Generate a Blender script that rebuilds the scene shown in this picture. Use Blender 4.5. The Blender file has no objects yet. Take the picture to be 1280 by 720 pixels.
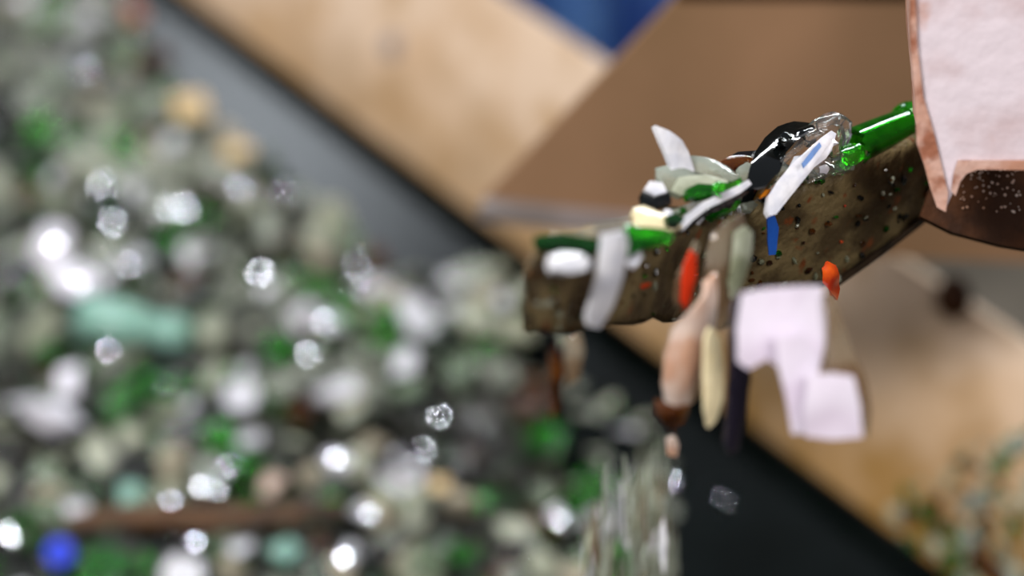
import bpy, bmesh, math, random
from mathutils import Vector, Matrix, noise
random.seed(7)
sc = bpy.context.scene
COL = sc.collection
# ------------------------------------------------------------------ camera
F = 85.0 / 36.0 * 1280.0
PITCH = math.radians(37)
CAM = Vector((0, 0, 1.72))
FWD = Vector((0, math.cos(PITCH), -math.sin(PITCH)))
UP = Vector((0, math.sin(PITCH), math.cos(PITCH)))
RT = Vector((1, 0, 0))
cd = bpy.data.cameras.new('camera'); cam = bpy.data.objects.new('camera', cd); COL.objects.link(cam)
cd.lens = 85; cd.sensor_width = 36; cd.clip_start = 0.05; cd.clip_end = 60
cam.location = CAM; cam.rotation_euler = (math.radians(90) - PITCH, 0, 0)
cd.dof.use_dof = True; cd.dof.focus_distance = 1.505; cd.dof.aperture_fstop = 1.9; cd.dof.aperture_blades = 0
sc.camera = cam
# ------------------------------------------------------------------ world, lights, exposure
W = bpy.data.worlds.new('world'); sc.world = W; W.use_nodes = True
bg = W.node_tree.nodes['Background']; bg.inputs[0].default_value = (0.80, 0.86, 1.0, 1); bg.inputs[1].default_value = 0.17

def area(name, loc, target, size, power, color, sy=None):
    l = bpy.data.lights.new(name, 'AREA'); l.energy = power; l.color = color
    l.shape = 'RECTANGLE' if sy else 'SQUARE'; l.size = size
    if sy: l.size_y = sy
    o = bpy.data.objects.new(name, l); COL.objects.link(o); o.location = loc
    o.rotation_euler = (Vector(target) - Vector(loc)).to_track_quat('-Z', 'Y').to_euler()
    return o
area('roof_light', (-1.5, 0.3, 3.6), (0.1, 2.2, 0.1), 1.3, 165, (1.0, 0.97, 0.93))
area('sheen_backlight', (-2.35, 5.1, 3.15), (-0.1, 2.3, 0), 0.9, 64, (0.86, 0.93, 1.0))  # unseen backlight added for the belt's grey-blue sheen
LAMP_A = Vector((-0.35, 4.6, 3.6))
area('glint_lamp', LAMP_A, (-0.2, 2.2, 0), 0.14, 34, (0.95, 0.97, 1.0))  # unseen small lamp added for the glints in the heap
area('front_fill', (0.9, -0.9, 3.0), (0.25, 1.5, 0.8), 0.7, 38, (1.0, 0.95, 0.93))  # unseen fill added to brighten faces turned to the camera
sc.view_settings.view_transform = 'Standard'; sc.view_settings.look = 'None'
sc.view_settings.gamma = 1; sc.view_settings.use_curve_mapping = False
sc.view_settings.exposure = 0.0
sc.cycles.use_denoising = True
sc.cycles.max_bounces = 10; sc.cycles.transmission_bounces = 8; sc.cycles.transparent_max_bounces = 8
sc.cycles.caustics_reflective = False; sc.cycles.caustics_refractive = False

# ------------------------------------------------------------------ geometry of the place
def ray(px, py): return FWD + RT * ((px - 640) / F) + UP * ((360 - py) / F)
def at(px, py, d): return CAM + ray(px, py) * d
def onplane(px, py, P, n):
    r = ray(px, py); return CAM + r * ((P - CAM).dot(n) / r.dot(n))
B0 = Vector((0.40193, 1.73146, 0.06))              # a point of the belt's right edge
D = Vector((-0.61024, 0.79222, 0)).normalized()    # along the belt, away from the camera
WV = Vector((D.y, -D.x, 0))                        # across the belt, to the right
Z = Vector((0, 0, 1))
def BW(u, w, z=0): p = B0 + D * u + WV * w; p.z = z; return p
def uw(p): q = p - B0; return q.dot(D), q.dot(WV)

# ------------------------------------------------------------------ materials
def lin(c): return tuple((x / 12.92 if x <= .04045 else ((x + .055) / 1.055) ** 2.4) for x in c)
def rgb(r, g, b): return lin((r / 255, g / 255, b / 255)) + (1,)
def mat(name, c, rough=.5, metal=0, trans=0, ior=1.5, c2=None, scale=20, spec=.5, coat=0, bump=0, detail=5, lo=.4, hi=.6, c3=None, scale3=60, lo3=.6, hi3=.65, bscale=None, emit=None):
    m = bpy.data.materials.new(name); m.use_nodes = True
    nt = m.node_tree; b = nt.nodes['Principled BSDF']
    b.inputs['Base Color'].default_value = c; b.inputs['Roughness'].default_value = rough
    b.inputs['Metallic'].default_value = metal; b.inputs['Transmission Weight'].default_value = trans
    b.inputs['IOR'].default_value = ior; b.inputs['Specular IOR Level'].default_value = spec
    b.inputs['Coat Weight'].default_value = coat
    tc = nt.nodes.new('ShaderNodeTexCoord')
    def layer(sc_, l, h, prev, col):
        n = nt.nodes.new('ShaderNodeTexNoise'); n.inputs['Scale'].default_value = sc_; n.inputs['Detail'].default_value = detail
        nt.links.new(tc.outputs['Object'], n.inputs['Vector'])
        r = nt.nodes.new('ShaderNodeMapRange'); r.inputs[1].default_value = l; r.inputs[2].default_value = h
        nt.links.new(n.outputs[0], r.inputs[0])
        x = nt.nodes.new('ShaderNodeMix'); x.data_type = 'RGBA'; nt.links.new(r.outputs[0], x.inputs[0])
        if isinstance(prev, tuple): x.inputs[6].default_value = prev
        else: nt.links.new(prev, x.inputs[6])
        x.inputs[7].default_value = col
        return x.outputs[2]
    if c2:
        out = layer(scale, lo, hi, c, c2)
        if c3: out = layer(scale3, lo3, hi3, out, c3)
        nt.links.new(out, b.inputs['Base Color'])
    if bump:
        n = nt.nodes.new('ShaderNodeTexNoise'); n.inputs['Scale'].default_value = bscale or scale * 2; n.inputs['Detail'].default_value = 6
        nt.links.new(tc.outputs['Object'], n.inputs['Vector'])
        bp = nt.nodes.new('ShaderNodeBump'); bp.inputs['Strength'].default_value = bump; bp.inputs['Distance'].default_value = .004
        nt.links.new(n.outputs[0], bp.inputs['Height']); nt.links.new(bp.outputs[0], b.inputs['Normal'])
    return m
def glass(name, r, g, b, trans=.5, rough=.06, c2=None, spec=.8, scale=30):
    return mat(name, rgb(r, g, b), rough=rough, trans=trans, spec=spec, c2=c2, scale=scale, bump=.25, bscale=110)
M = {
 'clear': glass('clear_glass', 228, 240, 226, .68, .07, rgb(200, 208, 188)),
 'clear_b': glass('dusty_clear_glass', 210, 216, 194, .35, .2, rgb(152, 158, 130)),
 'clear_c': glass('pale_green_glass', 190, 214, 182, .7, .06, rgb(160, 190, 150)),
 'pure': glass('bright_clear_glass', 250, 252, 252, .96, .02),
 'milky': glass('milky_glass', 248, 248, 255, .22, .08, rgb(228, 230, 242), scale=80),
 'blue_tint': glass('blue_tinted_glass', 130, 172, 236, .6, .05),
 'green': glass('green_glass', 50, 205, 26, .88, .04, rgb(16, 140, 12)),
 'bright_green': glass('bright_green_glass', 70, 240, 30, .92, .03),
 'dark_green': glass('dark_green_glass', 22, 84, 26, .6, .05, rgb(10, 40, 16)),
 'teal': glass('teal_glass', 186, 244, 226, .5, .07),
 'amber': glass('amber_glass', 140, 78, 18, .7, .06, rgb(70, 32, 6)),
 'black': glass('black_glass', 8, 11, 11, .0, .05),
 'black_smooth': mat('black_bottle_glass', rgb(6, 8, 8), .05, spec=.6),
 'neck_green': mat('bottle_green_glass', rgb(70, 235, 36), .03, trans=.9, spec=.8, c2=rgb(30, 180, 20), scale=60, lo=.45, hi=.6),
 'white': mat('white_ceramic', rgb(236, 234, 244), .3, c2=rgb(214, 212, 226), scale=20),
 'beige': mat('beige_ceramic', rgb(222, 196, 150), .5, c2=rgb(196, 168, 120), scale=20),
 'stone': mat('dusty_stone', rgb(176, 168, 150), .8, c2=rgb(130, 120, 98), scale=30),
 'foil': mat('silver_foil', rgb(225, 228, 235), .08, metal=1),
 'wood': mat('wet_brown_wood', rgb(92, 60, 30), .6, c2=rgb(52, 32, 16), scale=14, c3=rgb(130, 88, 50), scale3=9, lo3=.52, hi3=.6),
 'blue_plastic': mat('blue_plastic', rgb(20, 60, 225), .35),
 'blue_film': mat('blue_film', rgb(36, 92, 190), .3),
 'orange_glint': mat('orange_glint_colour', rgb(255, 150, 10), .25),
 'glint_metal': mat('dull_glint_metal', rgb(225, 228, 235), .2, metal=1),
 'orange': mat('orange_plastic', rgb(232, 92, 24), .35, c2=rgb(190, 50, 20), scale=60),
 'red': mat('red_orange_plastic', rgb(240, 62, 26), .3, trans=.3),
 'paper': mat('white_plastic_film', rgb(236, 228, 244), .35, c2=rgb(220, 208, 226), scale=25),
 'peach': glass('peach_glass', 255, 238, 228, .35, .10, rgb(228, 180, 152), scale=26),
 'cream': glass('cream_glass', 255, 240, 196, .2, .12),
 'smoke': glass('smoky_glass', 214, 200, 176, .72, .06, rgb(170, 140, 108), scale=20),
 'violet': glass('dark_violet_glass', 34, 30, 44, .1, .08),
 'rubber': mat('wet_rubber', rgb(7, 12, 12), .24, c2=rgb(3, 6, 5), scale=9, spec=.14, bump=.06, bscale=50),
 'tan': mat('tan_painted_steel', rgb(222, 196, 172), .6, c2=rgb(204, 172, 140), scale=7, lo=.45, hi=.65, c3=rgb(180, 144, 100), scale3=13, lo3=.56, hi3=.72, spec=.3),
 'brown': mat('brown_weathered_steel', rgb(150, 116, 88), .6, c2=rgb(118, 92, 64), scale=3, lo=.35, hi=.7, spec=.3),
 'pink': mat('pink_grey_paint', rgb(206, 194, 202), .45, c2=rgb(188, 168, 172), scale=26, lo=.45, hi=.7, c3=rgb(176, 126, 104), scale3=20, lo3=.62, hi3=.74, bump=.3, bscale=70),
 'rust': mat('rusty_steel', rgb(172, 124, 102), .7, c2=rgb(194, 160, 148), scale=30, c3=rgb(140, 86, 62), scale3=50, lo3=.5, hi3=.62, bump=.5, bscale=90),
 'rust_and_shade': mat('wet_rust_and_shade', rgb(74, 44, 24), .75, spec=.15, c2=rgb(46, 26, 14), scale=30, bump=.6, bscale=160),  # rust colour darkened to carry the shade under the pink plate
 'grime': mat('grimy_steel', rgb(128, 112, 76), .5, c2=rgb(78, 64, 40), scale=34, lo=.42, hi=.58, c3=rgb(124, 66, 28), scale3=70, lo3=.62, hi3=.7, bump=.7, bscale=150),
 'grime_dark': mat('dark_edge_steel', rgb(52, 38, 26), .5, c2=rgb(28, 20, 14), scale=60, bump=.5, bscale=120),
 'concrete': mat('concrete', rgb(120, 112, 100), .85, c2=rgb(90, 84, 74), scale=4, bump=.2),
 'rusty_orange': mat('rusty_orange', rgb(186, 104, 66), .6, c2=rgb(130, 66, 40), scale=40),
 'tarp': mat('blue_tarpaulin', rgb(120, 168, 224), .45, c2=rgb(84, 118, 196), scale=4, lo=.4, hi=.65),
 'grey_steel': mat('grey_galvanised_steel', rgb(150, 140, 140), .5, c2=rgb(120, 112, 110), scale=12),
}

def tag(o, label=None, cat=None, group=None, kind=None):
    if label: o['label'] = label
    if cat: o['category'] = cat
    if group: o['group'] = group
    if kind: o['kind'] = kind
    return o
def link(name, me, m, parent=None):
    o = bpy.data.objects.new(name, me); COL.objects.link(o)
    if m is not None and not me.materials: me.materials.append(M[m] if isinstance(m, str) else m)
    if parent: o.parent = parent
    return o
def obj(name, bm, m, parent=None, smooth=False):
    bmesh.ops.recalc_face_normals(bm, faces=bm.faces)
    me = bpy.data.meshes.new(name); bm.to_mesh(me); bm.free()
    if smooth:
        for p in me.polygons: p.use_smooth = True
    return link(name, me, m, parent)
def origin_to(o, c):
    """move a mesh's data so its origin sits at c"""
    o.data.transform(Matrix.Translation(-c)); o.location = c
    return o
def hexa(bm, a, b):
    """a, b: matching loops of points; makes a closed prism"""
    va = [bm.verts.new(p) for p in a]; vb = [bm.verts.new(p) for p in b]
    n = len(a); bm.faces.new(va); bm.faces.new(vb[::-1])
    for i in range(n): bm.faces.new((va[i], vb[i], vb[(i + 1) % n], va[(i + 1) % n]))
    return va, vb
def prism(name, pts, thick, m, parent=None, bevel=0):
    bm = bmesh.new(); hexa(bm, pts, [p + thick for p in pts])
    if bevel: bmesh.ops.bevel(bm, geom=list(bm.edges), offset=bevel, segments=2, affect='EDGES', profile=.7)
    return obj(name, bm, m, parent)
def bolt_or_shade_stud(name, c, n, r, h, m, parent):
    bm = bmesh.new()
    q = n.to_track_quat('Z', 'Y').to_matrix().to_4x4()
    bmesh.ops.create_cone(bm, cap_ends=True, segments=6, radius1=r, radius2=r * .92, depth=h, matrix=Matrix.Translation(c + n * h * .4) @ q)
    bmesh.ops.create_cone(bm, cap_ends=True, segments=16, radius1=r * 1.5, radius2=r * 1.5, depth=h * .25, matrix=Matrix.Translation(c) @ q)
    return obj(name, bm, m, parent)

# ------------------------------------------------------------------ large structure: floor, belt, side board
bm = bmesh.new()
fl = [Vector((-6, -2, -.8)), Vector((6, -2, -.8)), Vector((6, 8, -.8)), Vector((-6, 8, -.8))]
hexa(bm, fl, [p - Z * .1 for p in fl])
tag(obj('floor', bm, 'concrete'), kind='structure')

for nm_, a_, b_, t_ in (('wall_back', (-6, 8, -.8), (6, 8, -.8), (0, .1, 0)), ('wall_left', (-6, -2, -.8), (-6, 8, -.8), (-.1, 0, 0)), ('wall_right', (6, -2, -.8), (6, 8, -.8), (.1, 0, 0)), ('wall_front', (-6, -2, -.8), (6, -2, -.8), (0, -.1, 0))):
    bm = bmesh.new(); a_, b_, t_ = Vector(a_), Vector(b_), Vector(t_)
    fl = [a_, b_, b_ + Z * 5.8, a_ + Z * 5.8]; hexa(bm, fl, [p + t_ for p in fl])
    tag(obj(nm_, bm, 'concrete'), kind='structure')
def belt_z(w):
    if w > -.17: return .06 - (-w) * (.06 / .17)
    if w < -.85: return (-.85 - w) * .35
    return 0
belt = bpy.data.objects.new('conveyor_belt', None); COL.objects.link(belt)
tag(belt, 'wet black rubber conveyor belt carrying the heap of broken glass', 'conveyor belt')
bm = bmesh.new()
ws = [-1.05, -.95, -.85] + [-.80 + i * .06 for i in range(11)] + [-.17, -.12, -.08, -.04, 0, .012]
us = [-.9 + i * .15 for i in range(29)]
top = [[bm.verts.new(BW(u, w, belt_z(min(w, 0)))) for w in ws] for u in us]
bot = [[bm.verts.new(BW(u, w, belt_z(min(w, 0)) - .012)) for w in ws] for u in us]
for i in range(len(us) - 1):
    for j in range(len(ws) - 1):
        bm.faces.new((top[i][j], top[i][j + 1], top[i + 1][j + 1], top[i + 1][j]))
        bm.faces.new((bot[i][j], bot[i + 1][j], bot[i + 1][j + 1], bot[i][j + 1]))
    bm.faces.new((top[i][0], top[i + 1][0], bot[i + 1][0], bot[i][0]))
    bm.faces.new((top[i][-1], bot[i][-1], bot[i + 1][-1], top[i + 1][-1]))
for j in range(len(ws) - 1):
    bm.faces.new((top[0][j], bot[0][j], bot[0][j + 1], top[0][j + 1]))
    bm.faces.new((top[-1][j], top[-1][j + 1], bot[-1][j + 1], bot[-1][j]))
obj('belt_cover', bm, 'rubber', belt, smooth=False)
for u in (-.6, .3, 1.2, 2.1, 3.0):                       # carrying rollers under the belt
    bm = bmesh.new()
    bmesh.ops.create_cone(bm, cap_ends=True, segments=24, radius1=.05, radius2=.05, depth=.66,
        matrix=Matrix.Translation(BW(u, -.51, -.064)) @ WV.to_track_quat('Z', 'Y').to_matrix().to_4x4())
    obj('roller', bm, 'grey_steel', belt)

AL = math.radians(65)
SV = WV * math.cos(AL) + Z * math.sin(AL)
NB = D.cross(SV).normalized()
if NB.z < 0: NB = -NB
def BP(u, s, off=0): q = B0 + D * u + SV * s + NB * off; return q
side = bpy.data.objects.new('side_board', None); COL.objects.link(side)
tag(side, 'sloping tan painted steel side board along the right edge of the belt', 'side board')
pts = [BP(-1.0, -.03), BP(2.9, -.03), BP(2.9, .262), BP(-1.0, .262)]
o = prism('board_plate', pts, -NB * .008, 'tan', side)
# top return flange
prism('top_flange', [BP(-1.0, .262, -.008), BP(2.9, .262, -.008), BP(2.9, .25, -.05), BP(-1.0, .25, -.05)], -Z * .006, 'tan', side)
bolt_or_shade_stud('bolt_or_shade_stud', onplane(490, 57, B0 + NB * .001, NB), NB, .010, .01, M['grey_steel'], side)
bolt_or_shade_stud('bolt_or_shade_stud', onplane(1192, 372, B0 + NB * .001, NB), NB, .014, .014, M['rust_and_shade'], side)  # dark stud added in place of a soft post shadow on the board
# rubber skirt strip clamped along the bottom of the board
prism('rubber_skirt', [BP(-1.0, -.012, .004), BP(2.9, -.012, .004), BP(2.9, .022, .004), BP(-1.0, .022, .004)], NB * .008, 'rubber', side)
# frame legs under the board
for u in (-.7, .9, 2.6):
    p = BP(u, .1, -.03)
    prism('leg', [Vector((p.x, p.y, -.8)) + a for a in (D * .03, D * .03 + WV * .05, -D * .03 + WV * .05, -D * .03)],
          Z * (.8 + .12), 'grey_steel', side)

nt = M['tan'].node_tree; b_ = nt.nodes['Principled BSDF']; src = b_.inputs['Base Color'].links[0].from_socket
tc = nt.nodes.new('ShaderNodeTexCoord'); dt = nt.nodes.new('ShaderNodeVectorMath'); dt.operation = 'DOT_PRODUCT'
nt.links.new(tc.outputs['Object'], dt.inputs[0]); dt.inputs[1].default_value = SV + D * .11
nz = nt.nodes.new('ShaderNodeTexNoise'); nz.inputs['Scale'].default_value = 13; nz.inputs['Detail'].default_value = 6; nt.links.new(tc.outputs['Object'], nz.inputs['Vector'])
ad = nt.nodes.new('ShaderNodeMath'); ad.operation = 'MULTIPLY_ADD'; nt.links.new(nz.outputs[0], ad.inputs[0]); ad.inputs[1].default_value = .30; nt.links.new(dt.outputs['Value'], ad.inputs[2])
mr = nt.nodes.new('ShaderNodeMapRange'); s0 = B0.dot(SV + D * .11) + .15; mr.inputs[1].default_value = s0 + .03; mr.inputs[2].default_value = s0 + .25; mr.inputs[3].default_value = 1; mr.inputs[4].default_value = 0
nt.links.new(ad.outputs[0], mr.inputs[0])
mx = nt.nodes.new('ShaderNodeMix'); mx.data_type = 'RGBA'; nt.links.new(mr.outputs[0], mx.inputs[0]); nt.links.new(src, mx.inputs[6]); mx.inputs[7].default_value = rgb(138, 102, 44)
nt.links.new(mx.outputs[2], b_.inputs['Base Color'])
# blue tarpaulin hanging over something behind
bm = bmesh.new()
A = at(560, -60, 3.3); Bq = at(900, -60, 3.3); n = 24
grid = []
for i in range(n + 1):
    row = []
    for j in range(n + 1):
        f, g = i / n, j / n
        p = A.lerp(Bq, f) + Vector((0, .25 * g, -1.2 * g))
        p.y += .03 * math.sin(f * 19 + 2 * g) + .02 * math.sin(f * 41 + g * 3)
        row.append(bm.verts.new(p))
    grid.append(row)
fs = [bm.faces.new((grid[i][j], grid[i + 1][j], grid[i + 1][j + 1], grid[i][j + 1])) for i in range(n) for j in range(n)]
bmesh.ops.solidify(bm, geom=fs, thickness=.004)
tag(obj('tarpaulin', bm, 'tarp', smooth=True), 'blue tarpaulin hanging behind the tan side board', 'tarpaulin')

# brown hopper wall standing behind the discharge lip
HD = 2.12
nh = Vector((-.12, -1, .10)).normalized(); ph = at(860, 150, HD)
hop = bpy.data.objects.new('hopper_plate', None); COL.objects.link(hop)
tag(hop, 'plain brown weathered steel plate of the hopper behind the discharge lip', 'hopper plate')
pl = [onplane(x, y, ph, nh) for x, y in ((855, -12), (1420, -12), (1420, 335), (1040, 318), (600, 268), (604, 250))]
prism('main_plate', pl, -nh * .01, 'brown', hop)
pl = [onplane(x, y, ph + nh * .002, nh) for x, y in ((604, 246), (1042, 296), (1040, 312), (600, 262))]
prism('bottom_flange', pl, nh * .02, 'grey_steel', hop)
pl = [onplane(x, y, ph, nh) for x, y in ((853, -14), (1420, -14), (1420, -3), (845, -3))]
prism('top_rail', pl, nh * .003, 'rust_and_shade', hop)
p0 = onplane(1380, 330, ph, nh) + WV * .05
prism('support_post', [Vector((p0.x, p0.y, -.8)) + a for a in (Vector((-.04, .0, 0)), Vector((.04, .0, 0)), Vector((.04, .08, 0)), Vector((-.04, .08, 0)))], Z * (p0.z + .8 + .2), 'grey_steel', hop)

# ------------------------------------------------------------------ discharge chute: lip beam, side plate, bracket
chute = bpy.data.objects.new('discharge_chute', None); COL.objects.link(chute)
tag(chute, 'grimy steel discharge lip of the feed chute with its pink grey side plate', 'chute')
TOP = [(1176, 170, 1.582), (1164, 175, 1.575), (1118, 192, 1.55), (1060, 214, 1.53), (1000, 238, 1.515), (935, 264, 1.50), (860, 284, 1.435), (780, 306, 1.36), (700, 324, 1.295), (656, 335, 1.265)]
HT = [92, 98, 118, 138, 138, 122, 116, 104, 94, 80]
tp = [at(*a) for a in TOP]
hs = [h / (.7986 * F) * a[2] for h, a in zip(HT, TOP)]
def resample(k=6):
    P, Hh = [], []
    for i in range(len(tp) - 1):
        for j in range(k):
            f = j / k; P.append(tp[i].lerp(tp[i + 1], f)); Hh.append(hs[i] * (1 - f) + hs[i + 1] * f)
    P.append(tp[-1]); Hh.append(hs[-1]); return P, Hh
P, Hh = resample()
BACK = Vector((.32, .95, 0)).normalized() * .030
bm = bmesh.new(); rows = []
NV = 10
for i, (p, h) in enumerate(zip(P, Hh)):
    e = noise.noise(p * 60) * .003
    p = p + Z * e
    col = [bm.verts.new(p + BACK), bm.verts.new(p + BACK * .05 + Z * .001)]
    for j in range(1, NV + 1):
        q = p - Z * (h * j / NV)
        q += Vector((0, -1, 0)) * (.0022 * noise.noise(q * 90) + .0015 * noise.noise(q * 220))
        if j == NV: q += Z * noise.noise(p * 110) * .003
        col.append(bm.verts.new(q))
    col.append(bm.verts.new(p - Z * h + BACK))
    rows.append(col)
for i in range(len(rows) - 1):
    m_ = len(rows[i])
    for j in range(m_): bm.faces.new((rows[i][j], rows[i][(j + 1) % m_], rows[i + 1][(j + 1) % m_], rows[i + 1][j]))
bm.faces.new(rows[0]); bm.faces.new(rows[-1][::-1])
obj('lip_beam', bm, 'grime', chute, smooth=True)
# dark lower edge strip of the lip
bm = bmesh.new()
for (i0, i1) in ((0, 18),):
    a = []; b_ = []
    for i in range(i0, i1 + 1):
        q = P[i] - Z * Hh[i] + Vector((0, -.003, 0))
        a.append(q + Z * .0035); b_.append(q - Z * .0025)
    loop = a + b_[::-1]
    hexa(bm, loop, [x + Vector((0, .006, 0)) for x in loop])
obj('lip_edge', bm, 'grime_dark', chute)
# pink side plate
npk = Vector((-.10, -.93, .34)).normalized(); pk = at(1160, 200, 1.44)
def pkp(pl, off=0): return [onplane(x, y, pk + npk * off, npk) for x, y in pl]
pts = pkp([(1139, -40), (1340, -40), (1340, 204), (1222, 203), (1206, 207), (1197, 218), (1192, 240), (1182, 262), (1173, 256), (1166, 232), (1160, 205), (1151, 178), (1148, 120), (1142, 60)])
prism('side_plate', pts, -npk * .012, 'pink', chute, bevel=.0012)
prism('cheek_web', [p - npk * .0125 for p in pts], -npk * .07, 'rust', chute)
# rusted rim along the plate's near edge
pts = pkp([(1137, -40), (1143, -40), (1147, 60), (1154, 120), (1168, 168), (1179, 215), (1185, 240), (1182, 264), (1171, 258), (1162, 232), (1155, 205), (1146, 180), (1143, 120), (1138, 60)], .0005)
prism('rusted_rim', pts, npk * .002, 'rust', chute)
pts = pkp([(1197, 200), (1340, 200), (1340, 212), (1222, 211), (1208, 216), (1200, 226), (1194, 244), (1189, 238), (1192, 216)], .0008)
prism('lower_rim', pts, npk * .002, 'rust', chute)
# rusty bracket under the plate, the plate's shade put into its dark colour
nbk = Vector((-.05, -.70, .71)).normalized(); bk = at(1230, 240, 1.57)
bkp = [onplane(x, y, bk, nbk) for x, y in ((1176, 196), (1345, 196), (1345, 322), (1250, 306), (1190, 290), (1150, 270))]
prism('rusty_bracket', bkp, -nbk * .01, 'rust_and_shade', chute)
# hidden slab added behind the side plate to shade the board
f0 = at(1186, 215, 1.60); f1 = f0 + Vector((.42, 0, .02)); bkv = Vector((.06, .56, .03))
prism('shade_slab', [f0, f1, f1 + bkv, f0 + bkv], -Z * .008, 'rust_and_shade', chute)
# glass dust on the bracket
bm = bmesh.new()
rr = random.Random(3)
for i in range(70):
    c = onplane(rr.uniform(1200, 1278), 208 + 60 * rr.random() ** 1.3, bk, nbk) + nbk * .0008
    s = rr.uniform(.0004, .0011)
    mt = Matrix.Translation(c) @ Matrix.Rotation(rr.random() * 6, 4, Vector((rr.random(), rr.random(), rr.random())).normalized()) @ Matrix.Scale(s, 4)
    bmesh.ops.create_icosphere(bm, subdivisions=1, radius=1, matrix=mt)
tag(obj('glass_dust', bm, 'peach'), 'fine sparkling glass grit on the dark rusty bracket under the pink plate', 'glass grit', kind='stuff')
# coloured crumbs stuck to the lip face
crumb_cols = [('clear_b', 50), ('green', 16), ('amber', 50), ('orange', 6), ('black', 60)]
for mname, cnt in crumb_cols:
    bm = bmesh.new()
    for i in range(cnt):
        k = rr.randrange(0, len(P) - 1); f = rr.random() ** .8
        c = P[k] - Z * (Hh[k] * (f * .94 + .03)) + Vector((0, -.0022, 0))
        s = rr.uniform(.0008, .0026)
        mt = Matrix.Translation(c) @ Matrix.Rotation(rr.random() * 6, 4, Vector((rr.random(), rr.random(), rr.random() + .01)).normalized()) @ Matrix.Diagonal((s, s * rr.uniform(.5, 1), s * rr.uniform(.6, 2), 1))
        bmesh.ops.create_icosphere(bm, subdivisions=1, radius=1, matrix=mt)
    nm = {'clear_b': 'pale', 'green': 'green', 'amber': 'brown', 'orange': 'orange', 'black': 'black'}[mname]
    tag(obj('glass_grit', bm, mname), 'tiny %s glass crumbs stuck to the face of the grimy lip' % nm, 'glass grit', kind='stuff')

def thicken(bm, t):
    """gives an open sheet a back and edges"""
    bm.normal_update()
    fr = list(bm.faces); vs = list(bm.verts); nr = {v: v.normal.copy() for v in vs}
    be = [e for e in bm.edges if len(e.link_faces) == 1]
    bk = {v: bm.verts.new(v.co - nr[v] * t) for v in vs}
    side_loops = [(e.link_loops[0].link_loop_next.vert, e.link_loops[0].vert) for e in be]
    for f in fr:
        q = [bk[v] for v in reversed(f.verts)]
        if bm.faces.get(q) is None: bm.faces.new(q)
    for b, a in side_loops:
        if bm.faces.get((b, a, bk[a], bk[b])) is None: bm.faces.new((b, a, bk[a], bk[b]))
# ------------------------------------------------------------------ shards laid out one by one
def sheet(name, pts, m, thick=.0035, bend=0.0, axis=None, ruffle=0.05, ridge=0, parent=None, seed=0, cuts=3):
    """a broken piece of glass: an irregular outline, curved like the bottle it came from, with real thickness"""
    c = sum(pts, Vector()) / len(pts)
    nrm = Vector()
    for i in range(len(pts)): nrm += (pts[i] - c).cross(pts[(i + 1) % len(pts)] - c)
    nrm.normalize()
    if nrm.dot(CAM - c) < 0: nrm = -nrm
    if axis is None: axis = max(((pts[i] - c) for i in range(len(pts))), key=lambda v: v.length)
    ax = (axis - nrm * axis.dot(nrm)).normalized(); cx = nrm.cross(ax)
    R = max((q - c).length for q in pts)
    bm = bmesh.new()
    f = bm.faces.new([bm.verts.new(q) for q in pts])
    bmesh.ops.triangulate(bm, faces=[f], ngon_method='EAR_CLIP')
    for _ in range(cuts):
        L = R * .42
        es = [e for e in bm.edges if e.calc_length() > L / (1 + .35 * _)]
        if es:
            bmesh.ops.subdivide_edges(bm, edges=es, cuts=1, use_grid_fill=False)
            bmesh.ops.triangulate(bm, faces=[q for q in bm.faces if len(q.verts) > 3])
    for v in bm.verts:
        q = v.co - c; a = q.dot(ax) / R; b = q.dot(cx) / R
        v.co += nrm * (bend * R * (.5 - b * b * 1.6 - a * a * .3) + ruffle * R * noise.noise(v.co * (1.1 / R) + Vector((seed, 0, 0))))
    bmesh.ops.recalc_face_normals(bm, faces=bm.faces)
    thicken(bm, thick)
    o = obj(name, bm, m, parent, smooth=True)
    o.data.set_sharp_from_angle(angle=math.radians(42))
    return origin_to(o, c) if parent is None else o
def tilt_pts(pl, d, tx=0, ty=0):
    """outline at distance d; the plane leans by tx per pixel rightwards and ty per pixel downwards"""
    cx = sum(q[0] for q in pl) / len(pl); cy = sum(q[1] for q in pl) / len(pl)
    return [at(x, y, d + (x - cx) * tx + (y - cy) * ty) for x, y in pl]
def nearer(x):
    if x >= 935: return 0
    return -.015 * (935 - x) / 75 if x > 860 else -.015 - .035 * (860 - x) / 160
def piece(name, label, pl, d, m, cat='glass shard', tx=.0003, ty=-.0004, group=None, **k):
    if d < 1.5: d += nearer(sum(q[0] for q in pl) / len(pl))
    if 1.34 < d < 1.45 and min(q[1] for q in pl) > 330: d -= .03
    o = sheet(name, tilt_pts(pl, d, tx, ty), m, **k)
    return tag(o, label, cat, group)

# --- on the lip, from the left end to the plate
piece('glass_shard', 'dark green glass shard lying flat at the far left end of the lip', [(668, 296), (700, 292), (745, 300), (764, 306), (740, 316), (700, 314), (672, 308)], 1.335, 'dark_green', thick=.005, bend=.1)
piece('glass_shard', 'milky shard with highlights put into its white, below the dark green one at the left end of the lip', [(684, 322), (700, 315), (722, 318), (738, 326), (734, 338), (712, 342), (690, 337)], 1.315, 'milky', thick=.006, bend=.3)  # bright highlights put into the milky white of this piece
piece('glass_shard', 'green shard just right of the long white shard hanging from the lip', [(772, 300), (782, 280), (800, 286), (838, 290), (842, 300), (806, 312), (784, 322), (772, 318)], 1.365, 'green', thick=.005, bend=.2)
piece('glass_shard', 'small pale drop-like shard stuck to the lip under the green glass', [(786, 312), (798, 308), (804, 320), (796, 332), (786, 326)], 1.36, 'milky', thick=.004)
piece('glass_shard', 'long white shard hanging down over the left part of the lip', [(750, 292), (774, 286), (776, 300), (768, 340), (756, 378), (742, 405), (728, 402), (727, 388), (738, 350)], 1.335, 'milky', thick=.004, bend=.35, ty=.0002)
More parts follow.
